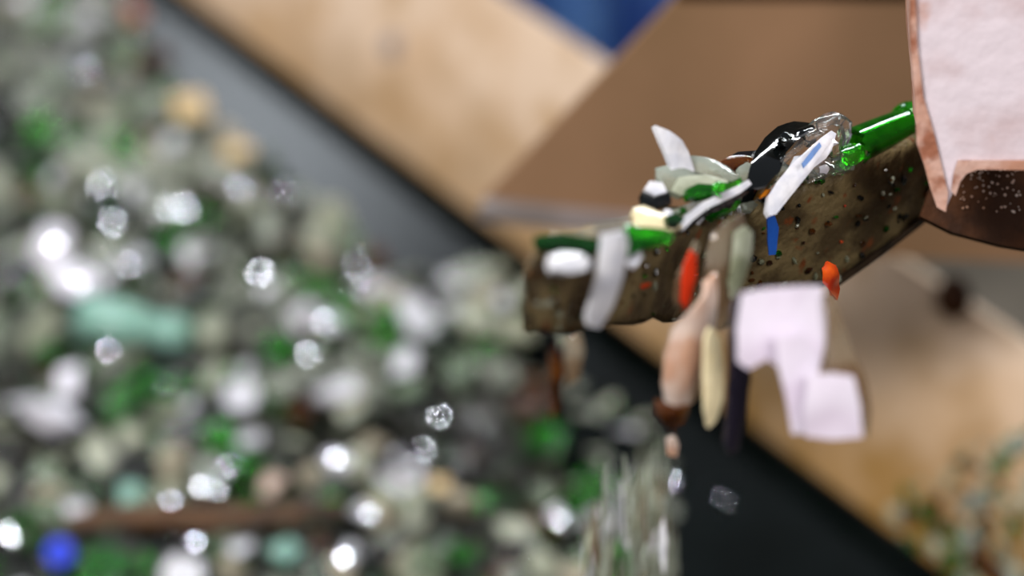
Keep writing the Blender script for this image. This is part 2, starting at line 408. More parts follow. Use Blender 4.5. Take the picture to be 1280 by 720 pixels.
piece('glass_shard', 'rounded cream shard lying on the lip in front of the clear pile', [(790, 262), (806, 255), (824, 266), (846, 274), (852, 286), (832, 293), (804, 294), (792, 284)], 1.405, 'cream', thick=.005, bend=.3)
piece('glass_shard', 'small dark teal shard between the cream shard and the long curved shard', [(832, 270), (846, 266), (856, 274), (848, 282), (834, 281)], 1.40, 'dark_green', thick=.004)
piece('glass_shard', 'dark shard with pale top at the left foot of the clear pile', [(802, 240), (814, 236), (838, 243), (840, 254), (822, 260), (804, 255)], 1.43, 'black', thick=.005, bend=.1)
piece('glass_shard', 'small lilac shard resting above the dark one at the pile left side', [(806, 236), (812, 226), (828, 228), (834, 240), (820, 244)], 1.432, 'milky', thick=.004)
piece('glass_shard', 'pointed lilac shard standing upright out of the pile on the lip', [(817, 157), (834, 164), (852, 176), (860, 190), (866, 214), (856, 228), (842, 224), (834, 202), (824, 180)], 1.45, 'milky', thick=.004, bend=.3, ty=-.0001)
piece('glass_shard', 'broad clear shard leaning against the foot of the pointed lilac shard', [(822, 206), (840, 205), (866, 214), (872, 230), (856, 240), (832, 238), (820, 224)], 1.445, 'clear', thick=.006, bend=.3, ruffle=.1)
piece('glass_shard', 'pale clear shard sloping right from the pointed shard towards the black chunk', [(860, 196), (884, 198), (908, 208), (922, 222), (916, 230), (888, 222), (866, 214)], 1.455, 'clear', thick=.005, bend=.3, ruffle=.05)
piece('glass_shard', 'grey clear shard under the sloping pale shard', [(846, 224), (880, 220), (908, 226), (914, 234), (880, 240), (850, 246), (838, 240)], 1.44, 'clear_b', thick=.005, bend=.2)
piece('glass_shard', 'flat green shard in the middle of the pile left of the black chunk', [(856, 238), (872, 230), (896, 232), (914, 228), (926, 222), (930, 230), (906, 240), (876, 248), (860, 248)], 1.435, 'green', thick=.005, bend=.1)
piece('glass_shard', 'small glowing bright green shard on the flat green shard', [(890, 232), (896, 226), (904, 229), (905, 238), (897, 242), (891, 239)], 1.425, 'bright_green', thick=.004, bend=.4)
piece('glass_shard', 'dark amber shard behind the pile just left of the black chunk', [(900, 203), (912, 196), (930, 195), (944, 200), (940, 212), (920, 216), (904, 214)], 1.49, 'amber', thick=.006, bend=.3)
piece('glass_shard', 'thin black shard propped behind the amber shard', [(904, 200), (922, 190), (946, 188), (950, 196), (930, 200)], 1.50, 'black', thick=.004)
piece('glass_shard', 'small upright clear shard touching the left side of the black chunk', [(924, 208), (934, 202), (942, 206), (938, 226), (928, 230)], 1.475, 'clear', thick=.004)
# long curved shard: pale upper side, dark underside and shadow built as a black strip
root = bpy.data.objects.new('glass_shard', None); COL.objects.link(root); root.location = at(890, 262, 1.425)
tag(root, 'long curved shard with pale blue upper side and shadowed black edge lying across the lip', 'glass shard')
def keep_parent(o):
    o.parent = root; o.matrix_parent_inverse = Matrix.Translation(root.location).inverted(); return o
keep_parent(sheet('pale_face', tilt_pts([(846, 286), (854, 270), (872, 256), (892, 246), (914, 236), (932, 226), (936, 232), (920, 244), (900, 254), (878, 264), (860, 278), (850, 290)], 1.42, .0004, -.0002), 'milky', thick=.003, bend=.3))
keep_parent(sheet('shadow_edge', tilt_pts([(850, 291), (862, 278), (880, 264), (902, 254), (922, 243), (937, 232), (938, 238), (924, 249), (904, 261), (880, 271), (864, 284), (856, 291)], 1.427, .0004, -.0002), 'black', thick=.004, bend=.1))
piece('glass_shard', 'green shard tucked under the long curved shard', [(884, 268), (904, 256), (924, 248), (926, 256), (912, 268), (892, 274)], 1.445, 'green', thick=.005, bend=.2)
# black chunk: faceted lump
def chunk(name, label, pl, d, m, depth=.02, cat='glass shard', seed=1, smooth=False):
    r = random.Random(seed); c = sum((at(x, y, d) for x, y in pl), Vector()) / len(pl)
    bm = bmesh.new(); ptsv = []
    for x, y in pl:
        q = at(x, y, d); ptsv.append(q + FWD * r.uniform(-.2, .2) * depth)
        q2 = q.lerp(c, r.uniform(.25, .5)); ptsv.append(q2 - FWD * depth * r.uniform(.3, .5)); ptsv.append(q2 + FWD * depth * r.uniform(.3, .6))
    vs = [bm.verts.new(q) for q in ptsv]
    h = bmesh.ops.convex_hull(bm, input=vs)
    bmesh.ops.delete(bm, geom=[v for v in bm.verts if not v.link_faces], context='VERTS')
    o = obj(name, bm, m, smooth=smooth); origin_to(o, c)
    return tag(o, label, cat)
root = bpy.data.objects.new('glass_shard', None); COL.objects.link(root); root.location = at(965, 205, 1.5)
tag(root, 'black glossy bottle fragment with broken rim, topmost in the middle of the lip', 'glass shard')
c1 = sheet('body', tilt_pts([(930, 242), (932, 222), (939, 202), (950, 186), (966, 172), (988, 162), (1016, 161), (1006, 176), (990, 190), (976, 206), (970, 226), (954, 240)], 1.492, .0003, -.0008), 'black_smooth', thick=.012, bend=.35, ruffle=.04, seed=3)
keep_parent(c1)
for s_, pl in enumerate([[(944, 204), (950, 193), (960, 184), (966, 186), (958, 196), (950, 208)], [(972, 172), (984, 166), (992, 170), (980, 177)], [(992, 164), (1004, 160), (1016, 160), (1018, 164), (1004, 169), (994, 170)], [(970, 180), (978, 176), (981, 181), (974, 185)]]):
    keep_parent(sheet('rim_flake', tilt_pts(pl, 1.487, .0002, -.0012), 'black_smooth', thick=.002, bend=.5, ruffle=.3, seed=s_, cuts=3))
piece('glass_shard', 'thin curved clear sliver along the right side of the black fragment', [(968, 210), (976, 200), (990, 188), (1006, 176), (1012, 178), (1000, 190), (984, 202), (972, 213)], 1.484, 'pure', thick=.003, bend=.4, ruffle=.1)
piece('glass_shard', 'crumpled clear bottle piece leaning between black fragment and green neck', [(1000, 168), (1014, 152), (1030, 145), (1046, 148), (1064, 154), (1066, 168), (1056, 190), (1040, 200), (1018, 196), (1004, 184)], 1.52, 'pure', thick=.005, bend=.35, ruffle=.35, seed=4)
piece('glass_shard', 'second crumpled clear piece, topmost beside the green bottle neck', [(1016, 156), (1026, 146), (1040, 143), (1056, 150), (1050, 160), (1034, 162), (1022, 166)], 1.512, 'pure', thick=.004, bend=.6, ruffle=.4, seed=9)
piece('glass_shard', 'small rounded clear shard like a leaf in front of the black fragment', [(953, 203), (960, 198), (974, 200), (988, 206), (992, 216), (980, 222), (968, 219), (957, 212)], 1.476, 'clear', thick=.003, bend=.45)
piece('glass_shard', 'long white shard with blue tint pointing down over the lip, sharpest in view', [(956, 266), (957, 248), (966, 232), (982, 212), (1004, 192), (1022, 176), (1036, 166), (1042, 170), (1036, 188), (1026, 204), (1010, 216), (994, 236), (980, 254), (968, 270), (960, 272)], 1.476, 'milky', thick=.004, bend=.25, ty=-.0003)
piece('glass_shard', 'blue tinted sliver lying on the long white shard', [(1002, 204), (1016, 186), (1024, 178), (1027, 183), (1014, 200), (1005, 210)], 1.468, 'blue_tint', thick=.001, bend=.1)
piece('glass_shard', 'clear lumpy shard on the lip below the crumpled piece', [(1008, 216), (1018, 204), (1036, 206), (1050, 200), (1064, 206), (1056, 218), (1032, 224), (1012, 226)], 1.505, 'pure', thick=.006, bend=.5, ruffle=.25, seed=12)
piece('glass_shard', 'small bright clear bead of glass beside the lumpy shard', [(1024, 208), (1032, 206), (1037, 212), (1033, 218), (1024, 217)], 1.495, 'milky', thick=.006, bend=.6)
piece('glass_shard', 'grey dusty clear shard right under the green bottle neck', [(1040, 196), (1056, 188), (1070, 200), (1068, 212), (1048, 214)], 1.525, 'clear', thick=.005, bend=.2)
piece('glass_shard', 'small clear shard with colourful glint at the tip of the long white shard', [(920, 240), (934, 234), (954, 228), (962, 230), (960, 240), (948, 246), (930, 250), (922, 248)], 1.47, 'pure', thick=.004, bend=.4)
piece('plastic_or_glint_chip', 'tiny orange glint painted as a chip beside the tip of the long white shard', [(949, 243), (954, 238), (963, 236), (965, 240), (958, 244), (951, 247)], 1.462, 'orange_glint', 'plastic chip', thick=.0015)  # orange glint of the clear shard painted as a solid chip
piece('plastic_or_glint_chip', 'tiny blue glint painted as a chip above the orange one', [(943, 236), (950, 232), (953, 236), (946, 240)], 1.463, 'blue_film', 'plastic chip', thick=.0015)  # blue part of that glint, also painted as a chip
piece('plastic_strip', 'narrow blue plastic strip hanging on the lip face', [(956, 268), (966, 270), (970, 284), (968, 300), (967, 317), (960, 318), (957, 300)], 1.482, 'blue_film', 'plastic strip', thick=.0012, bend=.3, ty=.0001)
piece('plastic_or_glint_chip', 'crumpled orange red plastic bit hanging from the lower edge of the lip', [(1024, 334), (1032, 325), (1042, 330), (1047, 348), (1052, 362), (1046, 375), (1036, 364), (1026, 352)], 1.50, 'orange', 'plastic chip', thick=.002, bend=.4, ruffle=.3, ty=.0002)
piece('glass_shard', 'small clear shard sticking out just under the blue glint chip', [(928, 254), (940, 250), (948, 256), (940, 264), (930, 262)], 1.475, 'clear', thick=.003)

# small chips caught between the larger shards
rc = random.Random(31)
for i in range(46):
    x = rc.uniform(830, 1062)
    for (x1, y1, d1), (x0, y0, d0) in zip(TOP, TOP[1:]):
        if x0 <= x <= x1: f = (x - x0) / (x1 - x0); y, dd = y0 + (y1 - y0) * f, d0 + (d1 - d0) * f
    up_ = rc.uniform(0, 26 if x < 930 else 34); y -= up_ + 2; dd += up_ * .00035
    k = rc.uniform(4, 9); a0 = rc.random() * 6; e = rc.uniform(.4, .8); th = rc.uniform(-.9, .1)
    pl = []
    for j in range(5):
        t = a0 + j * math.tau / 5 + rc.uniform(-.3, .3); px_, py_ = math.cos(t) * k, math.sin(t) * k * e
        pl.append((x + px_ * math.cos(th) - py_ * math.sin(th), y + px_ * math.sin(th) + py_ * math.cos(th)))
    mn, word = rc.choice([('pure', 'clear'), ('pure', 'clear'), ('clear', 'pale'), ('milky', 'milky'), ('green', 'green'), ('black_smooth', 'black')])
    piece('glass_chip', 'tiny %s glass chip caught between the shards on the lip' % word, pl, dd - .004, mn, 'glass chip', group='tiny %s chips on the lip' % word, thick=.002, bend=.4, ruffle=.15, seed=i, cuts=1, tx=rc.uniform(-.001, .001), ty=rc.uniform(-.002, .0005))
# green bottle neck
def lathe(bm, a, dirv, prof, seg=28, start=0, sweep=math.tau, jag=None, side_ref=None):
    q = dirv.to_track_quat('Z', 'Y'); rows = []
    close = abs(sweep - math.tau) < 1e-4
    nn = seg if close else seg + 1
    for k, (t, r) in enumerate(prof):
        row = []
        for i in range(nn):
            th = start + sweep * i / seg
            tt = t + (jag(i, k) if jag else 0)
            row.append(bm.verts.new(a + q @ Vector((r * math.cos(th), r * math.sin(th), tt))))
        rows.append(row)
    for k in range(len(rows) - 1):
        for i in range(seg):
            j = (i + 1) % nn
            bm.faces.new((rows[k][i], rows[k][j], rows[k + 1][j], rows[k + 1][i]))
    if rows and close:
        for i in range(seg):
            j = (i + 1) % nn
            bm.faces.new((rows[-1][i], rows[-1][j], rows[0][j], rows[0][i]))
    return rows
na = at(1066, 186, 1.545); nb = at(1156, 148, 1.60)
ax = (nb - na).normalized(); Ln = (nb - na).length
root = bpy.data.objects.new('bottle_neck', None); COL.objects.link(root); root.location = na
tag(root, 'broken off bright green bottle neck lying against the pink grey plate', 'bottle neck')
rj = random.Random(11); jags = [rj.uniform(-.006, .003) for _ in range(28)]
bm = bmesh.new()
prof = [(0, .0135), (Ln * .3, .0132), (Ln * .6, .0126), (Ln * .72, .012), (Ln * .72, .0092), (Ln * .4, .0098), (0, .0105)]
lathe(bm, na, ax, prof, jag=lambda i, k: jags[i] if k in (0, 6) else 0)
o = keep_parent(obj('neck_wall', bm, 'neck_green', smooth=True)); o.data.set_sharp_from_angle(angle=math.radians(40))
bm = bmesh.new()
prof = [(Ln * .72, .0122), (Ln * .75, .0148), (Ln * .80, .0155), (Ln * .86, .0148), (Ln * .88, .0128), (Ln * 1.0, .0134), (Ln * 1.12, .0128), (Ln * 1.15, .0105), (Ln * 1.12, .0088), (Ln * .72, .0088)]
lathe(bm, na, ax, prof)
keep_parent(obj('neck_ring', bm, 'neck_green', smooth=True))
piece('glass_shard', 'jagged bright green shard wedged under the broken end of the bottle neck', [(1050, 186), (1060, 176), (1078, 184), (1084, 196), (1070, 206), (1058, 208), (1052, 198)], 1.515, 'bright_green', thick=.006, bend=.4, ruffle=.15)
# strip light that the bottle neck mirrors (a long factory tube)
vv = (CAM - (na + nb) / 2).normalized()
nn_ = (UP * .66 - FWD * .75); nn_ = (nn_ - ax * nn_.dot(ax)).normalized()
rd = (nn_ * 2 * nn_.dot(vv) - vv).normalized()
tl = (na + nb) / 2 + rd * 1.6
if tl.z > 0.9:
    so = area('tube_lamp', tl, (na + nb) / 2, 1.3, 16, (.93, .98, 1.0), .07)
    zz = -rd; xx = (ax - zz * ax.dot(zz)).normalized(); yy = zz.cross(xx)
    zz = rd; yy = zz.cross(xx)
    so.matrix_world = Matrix.Translation(tl) @ Matrix((xx, yy, zz)).transposed().to_4x4()
print('tube lamp', tl, rd)

# --- falling from the lip
piece('glass_shard', 'thin clear edged sliver falling just left of the red plastic sliver', [(838, 372), (842, 345), (856, 318), (866, 300), (870, 306), (858, 336), (850, 366), (842, 384)], 1.37, 'smoke', thick=.002, bend=.3, ty=.0001)
piece('plastic_or_glint_chip', 'narrow red orange plastic sliver falling in front of the lip', [(849, 350), (852, 330), (860, 312), (866, 318), (865, 342), (860, 368), (854, 386), (848, 376)], 1.365, 'red', 'plastic chip', thick=.002, bend=.3, ty=.0001)
piece('glass_shard', 'long curved brownish clear shard falling, its top against the lip', [(884, 290), (906, 272), (928, 266), (932, 280), (926, 310), (918, 350), (908, 390), (896, 412), (882, 408), (872, 380), (874, 340), (878, 310)], 1.375, 'smoke', thick=.003, bend=.5, ty=.0001)
piece('glass_shard', 'narrow pale clear shard falling at the right side of the brownish one', [(914, 290), (926, 282), (934, 290), (930, 320), (920, 352), (910, 372), (906, 350), (910, 318)], 1.36, 'clear_b', thick=.003, bend=.3, ty=.0001)
piece('glass_shard', 'large pinkish white shard falling, rounded lower end, left of the cream sliver', [(876, 350), (886, 340), (884, 372), (880, 400), (876, 430), (868, 470), (860, 498), (842, 506), (824, 500), (820, 476), (824, 440), (834, 408), (852, 388), (868, 370)], 1.35, 'peach', thick=.004, bend=.4, ty=.0001)
piece('glass_shard', 'small dark amber shard falling just below the pinkish white shard', [(822, 502), (840, 508), (856, 504), (852, 522), (838, 536), (826, 530), (818, 516)], 1.365, 'amber', thick=.003, bend=.3, ty=.0001)
piece('glass_shard', 'narrow cream yellow shard falling beside the dark splinter', [(876, 420), (882, 408), (892, 420), (895, 460), (894, 496), (888, 522), (880, 532), (874, 510), (872, 470)], 1.36, 'cream', thick=.003, bend=.3, ty=.0001)
piece('glass_shard', 'long dark violet splinter falling, right of the cream yellow shard', [(898, 420), (904, 380), (912, 366), (918, 400), (917, 450), (914, 510), (910, 556), (900, 562), (893, 548), (894, 490)], 1.37, 'violet', thick=.004, bend=.5, ty=.0001)
piece('glass_shard', 'small orange tinted chip falling below the amber shard', [(832, 548), (840, 544), (845, 556), (842, 570), (834, 568)], 1.40, 'peach', thick=.003, ty=.0001)
piece('glass_splinter', 'rusty brown splinter falling far below the left end of the lip', [(684, 440), (696, 428), (702, 460), (698, 510), (690, 524), (684, 490)], 1.86, 'amber', 'glass splinter', thick=.003, bend=.3)
piece('glass_splinter', 'dull beige splinter falling below the white hanging shard', [(706, 420), (722, 412), (728, 440), (722, 476), (710, 484), (704, 450)], 1.84, 'smoke', 'glass splinter', thick=.003, bend=.3)
piece('glass_splinter', 'small clear splinter falling between the brown and beige ones', [(694, 404), (704, 398), (708, 424), (700, 436)], 1.86, 'clear', 'glass splinter', thick=.003, bend=.3)
# white folded film, Z-like, with brown curled backing
root = bpy.data.objects.new('plastic_film', None); COL.objects.link(root); root.location = at(1000, 450, 1.36)
tag(root, 'torn white lilac plastic film in two squarish flaps falling below the lip', 'plastic film')
keep_parent(sheet('upper_flap', tilt_pts([(926, 366), (960, 360), (1000, 358), (1030, 360), (1034, 388), (1030, 430), (1022, 462), (996, 470), (978, 462), (958, 448), (936, 462), (922, 452), (920, 410)], 1.270, .0001, .0001), 'paper', thick=.0012, bend=.12))
keep_parent(sheet('middle_strip', tilt_pts([(968, 420), (1004, 416), (1020, 440), (1022, 480), (1024, 540), (990, 542), (982, 500), (972, 460)], 1.265, .0001, .0001), 'paper', thick=.0012, bend=.1))
keep_parent(sheet('lower_flap', tilt_pts([(1010, 468), (1040, 466), (1066, 470), (1074, 506), (1077, 546), (1040, 549), (1008, 546), (1004, 510)], 1.260, .0001, .0001), 'paper', thick=.0012, bend=.1))
keep_parent(sheet('brown_backing', tilt_pts([(1026, 366), (1038, 368), (1048, 400), (1062, 440), (1076, 470), (1084, 510), (1082, 545), (1072, 520), (1064, 478), (1046, 470), (1028, 468), (1030, 420)], 1.280, .0001, .0001), 'smoke', thick=.0015, bend=.3))

# --- stream of falling splinters at the bottom of the frame
STREAM = [('clear', 36), ('clear_b', 14), ('smoke', 8), ('milky', 14), ('green', 2)]
rs = random.Random(21)
desc = {'clear': 'pale clear', 'clear_b': 'dusty clear', 'smoke': 'smoky brown', 'milky': 'whitish', 'green': 'green'}
placed = []
for mname, cnt in STREAM:
    for i in range(cnt):
        for _t in range(40):
            x = 735 + 112 * rs.random() ** .8; y = 590 + 150 * rs.random() ** .7
            if x > 848 - (720 - y) * .15: x = 848 - (720 - y) * .15 - rs.uniform(0, 20)
            dd = rs.uniform(1.72, 2.1)
            if all(math.hypot(x - a, (y - b) * .5) > 7 or abs(dd - c) > .03 for a, b, c in placed): break
        placed.append((x, y, dd))
        Lh = rs.uniform(40, 100); wd = rs.uniform(4, 9); sl = rs.uniform(-5, 5)
        pl = [(x - wd * .4, y - Lh * .3), (x + sl, y - Lh * .6), (x + wd * .5, y - Lh * .1), (x + wd * .4 - sl * .5, y + Lh * .35), (x - sl, y + Lh * .6), (x - wd * .5, y + Lh * .2)]
        piece('glass_splinter', '%s glass splinter falling in the stream at the bottom edge' % desc[mname], pl, dd, mname, 'glass splinter', group='%s splinters of the falling stream' % desc[mname], thick=.0025, bend=.3, tx=rs.uniform(-.001, .001), ty=.0001, cuts=1)
# ------------------------------------------------------------------ the heap of broken glass on the belt
LIMIT = [(-.8, -.26), (-.1, -.24), (.16, -.190), (.375, -.15), (.50, -.11), (.56, -.03), (.66, -.04), (.70, -.10), (.81, -.09), (1.03, -.09), (1.27, -.08), (1.49, -.045), (1.9, -.03), (3.3, -.03)]
def wl(u):
    for (a, b), (c, d_) in zip(LIMIT, LIMIT[1:]):
        if a <= u <= c: return b + (d_ - b) * (u - a) / (c - a)
    return LIMIT[-1][1] if u > 3 else LIMIT[0][1]
um, wm = uw(onplane(640, 400, Vector((0, 0, .1)), Z))
def heap(u, w):
    e = wl(u) - w
    h = .012 + .05 * max(0, min(1, e / .16)) ** .8
    h += .010 * noise.noise(Vector((u * 9, w * 9, 0))) * min(1, max(0, e / .08))
    h += .075 * math.exp(-(((u - um) / .10) ** 2 + ((w - wm) / .085) ** 2))
    return max(belt_z(w), 0) * .6 + h
# bed of fines under the countable pieces
bm = bmesh.new(); st = .022
uu = -.5
G = {}
nu, nw = int(3.4 / st), int(.86 / st)
for i in range(nu):
    for j in range(nw):
        u = -.45 + i * st; w = wl(u) - .004 - j * st
        p = BW(u, w, max(heap(u, w) - .014 + .008 * noise.noise(Vector((u * 60, w * 60, 3))), belt_z(w) + .002))
        G[i, j] = bm.verts.new(p)
for i in range(nu - 1):
    for j in range(nw - 1):
        f = bm.faces.new((G[i, j], G[i + 1, j], G[i + 1, j + 1], G[i, j + 1]))
bed = mat('glass_fines', rgb(46, 46, 34), .35, c2=rgb(14, 17, 11), scale=34, lo=.42, hi=.56, c3=rgb(40, 90, 30), scale3=22, lo3=.60, hi3=.66, bump=1.0, bscale=140)
tag(obj('glass_fines', bm, bed), 'bed of fine dark crushed glass under the heap on the belt', 'crushed glass', kind='stuff')

# prototypes: shards of bottles, chips, bases, rings (unit size about 1, scaled when placed)
def proto_shard(seed, curved=True):
    r = random.Random(seed); n = r.choice([4, 5, 5, 6, 7]); a0 = r.random() * 6
    asp = r.uniform(.5, 1.0)
    pts = []
    for i in range(n):
        th = a0 + math.tau * (i + r.uniform(-.28, .28)) / n; rr_ = r.uniform(.7, 1.1)
        pts.append(Vector((math.cos(th) * rr_, math.sin(th) * rr_ * asp, 0)))
    bm = bmesh.new(); f = bm.faces.new([bm.verts.new(q) for q in pts])
    bmesh.ops.triangulate(bm, faces=[f])
    for _ in range(2):
        bmesh.ops.subdivide_edges(bm, edges=[e for e in bm.edges if e.calc_length() > .5], cuts=1)
        bmesh.ops.triangulate(bm, faces=[q for q in bm.faces if len(q.verts) > 3])
    k = r.uniform(.15, .45) if curved else .03
    for v in bm.verts: v.co.z += k * (.5 - v.co.y ** 2) + .05 * noise.noise(v.co * 1.6 + Vector((seed, 0, 0)))
    bmesh.ops.recalc_face_normals(bm, faces=bm.faces)
    thicken(bm, r.uniform(.13, .22))
    me = bpy.data.meshes.new('shard'); bmesh.ops.recalc_face_normals(bm, faces=bm.faces); bm.to_mesh(me); bm.free()
    for p in me.polygons: p.use_smooth = True
    me.set_sharp_from_angle(angle=math.radians(30))
    return me
def proto_lump(seed):
    r = random.Random(seed); bm = bmesh.new()
    vs = []
    for i in range(13):
        v = Vector((r.gauss(0, 1), r.gauss(0, 1), r.gauss(0, 1))).normalized() * r.uniform(.8, 1.05); v.z *= .6; v.y *= .8
        vs.append(bm.verts.new(v))
    bmesh.ops.convex_hull(bm, input=vs)
    bmesh.ops.delete(bm, geom=[v for v in bm.verts if not v.link_faces], context='VERTS')
    me = bpy.data.meshes.new('lump'); bm.to_mesh(me); bm.free(); return me
def proto_neck(seed):
    r = random.Random(seed); jg = [r.uniform(-.5, .2) for _ in range(20)]
    bm = bmesh.new()
    lathe(bm, Vector((0, 0, -.8)), Z, [(0, .62), (.7, .5), (1.1, .42), (1.15, .52), (1.3, .54), (1.4, .44), (1.7, .44), (1.7, .33), (1.1, .32), (.7, .38), (0, .5)], seg=20, jag=lambda i, k: jg[i] if k in (0, 10) else 0)
    bmesh.ops.recalc_face_normals(bm, faces=bm.faces)
    me = bpy.data.meshes.new('neck'); bm.to_mesh(me); bm.free()
    for p in me.polygons: p.use_smooth = True
    return me
def proto_base(seed):
    r = random.Random(seed); jg = [r.uniform(-.1, .45) for _ in range(24)]
    bm = bmesh.new()
    lathe(bm, Vector((0, 0, -.1)), Z, [(0, .01), (.05, .5), (-.05, .9), (.1, 1.0), (.45, 1.0), (.45, .88), (.2, .86), (.16, .5), (.14, .01)], seg=24, jag=lambda i, k: jg[i] if k in (4, 5) else 0)
    bmesh.ops.recalc_face_normals(bm, faces=bm.faces)
    me = bpy.data.meshes.new('base'); bm.to_mesh(me); bm.free()
    for p in me.polygons: p.use_smooth = True
    return me
SH = [proto_shard(100 + i) for i in range(14)]
LU = [proto_lump(200 + i) for i in range(8)]
NK = [proto_neck(300 + i) for i in range(3)]
BS = [proto_base(400 + i) for i in range(3)]
meshcache = {}
def variant(me, mname):
    k = (me.name, mname)
    if k not in meshcache:
        c = me.copy(); c.materials.clear(); c.materials.append(M[mname]); meshcache[k] = c
    return meshcache[k]
def place(name, me, mname, loc, size, rot):
    o = bpy.data.objects.new(name, variant(me, mname)); COL.objects.link(o)
    o.location = loc; o.rotation_euler = rot; o.scale = (size,) * 3
    return o
def on_heap(px, py, lift=0):
    p = onplane(px, py, Vector((0, 0, .06)), Z)
    for _ in range(4):
        u, w = uw(p); p = onplane(px, py, Vector((0, 0, heap(u, w) + lift)), Z)
    return p
def to_px(p):
    q = p - CAM; d = q.dot(FWD); return 640 + F * q.x / d, 360 - F * q.dot(UP) / d, d

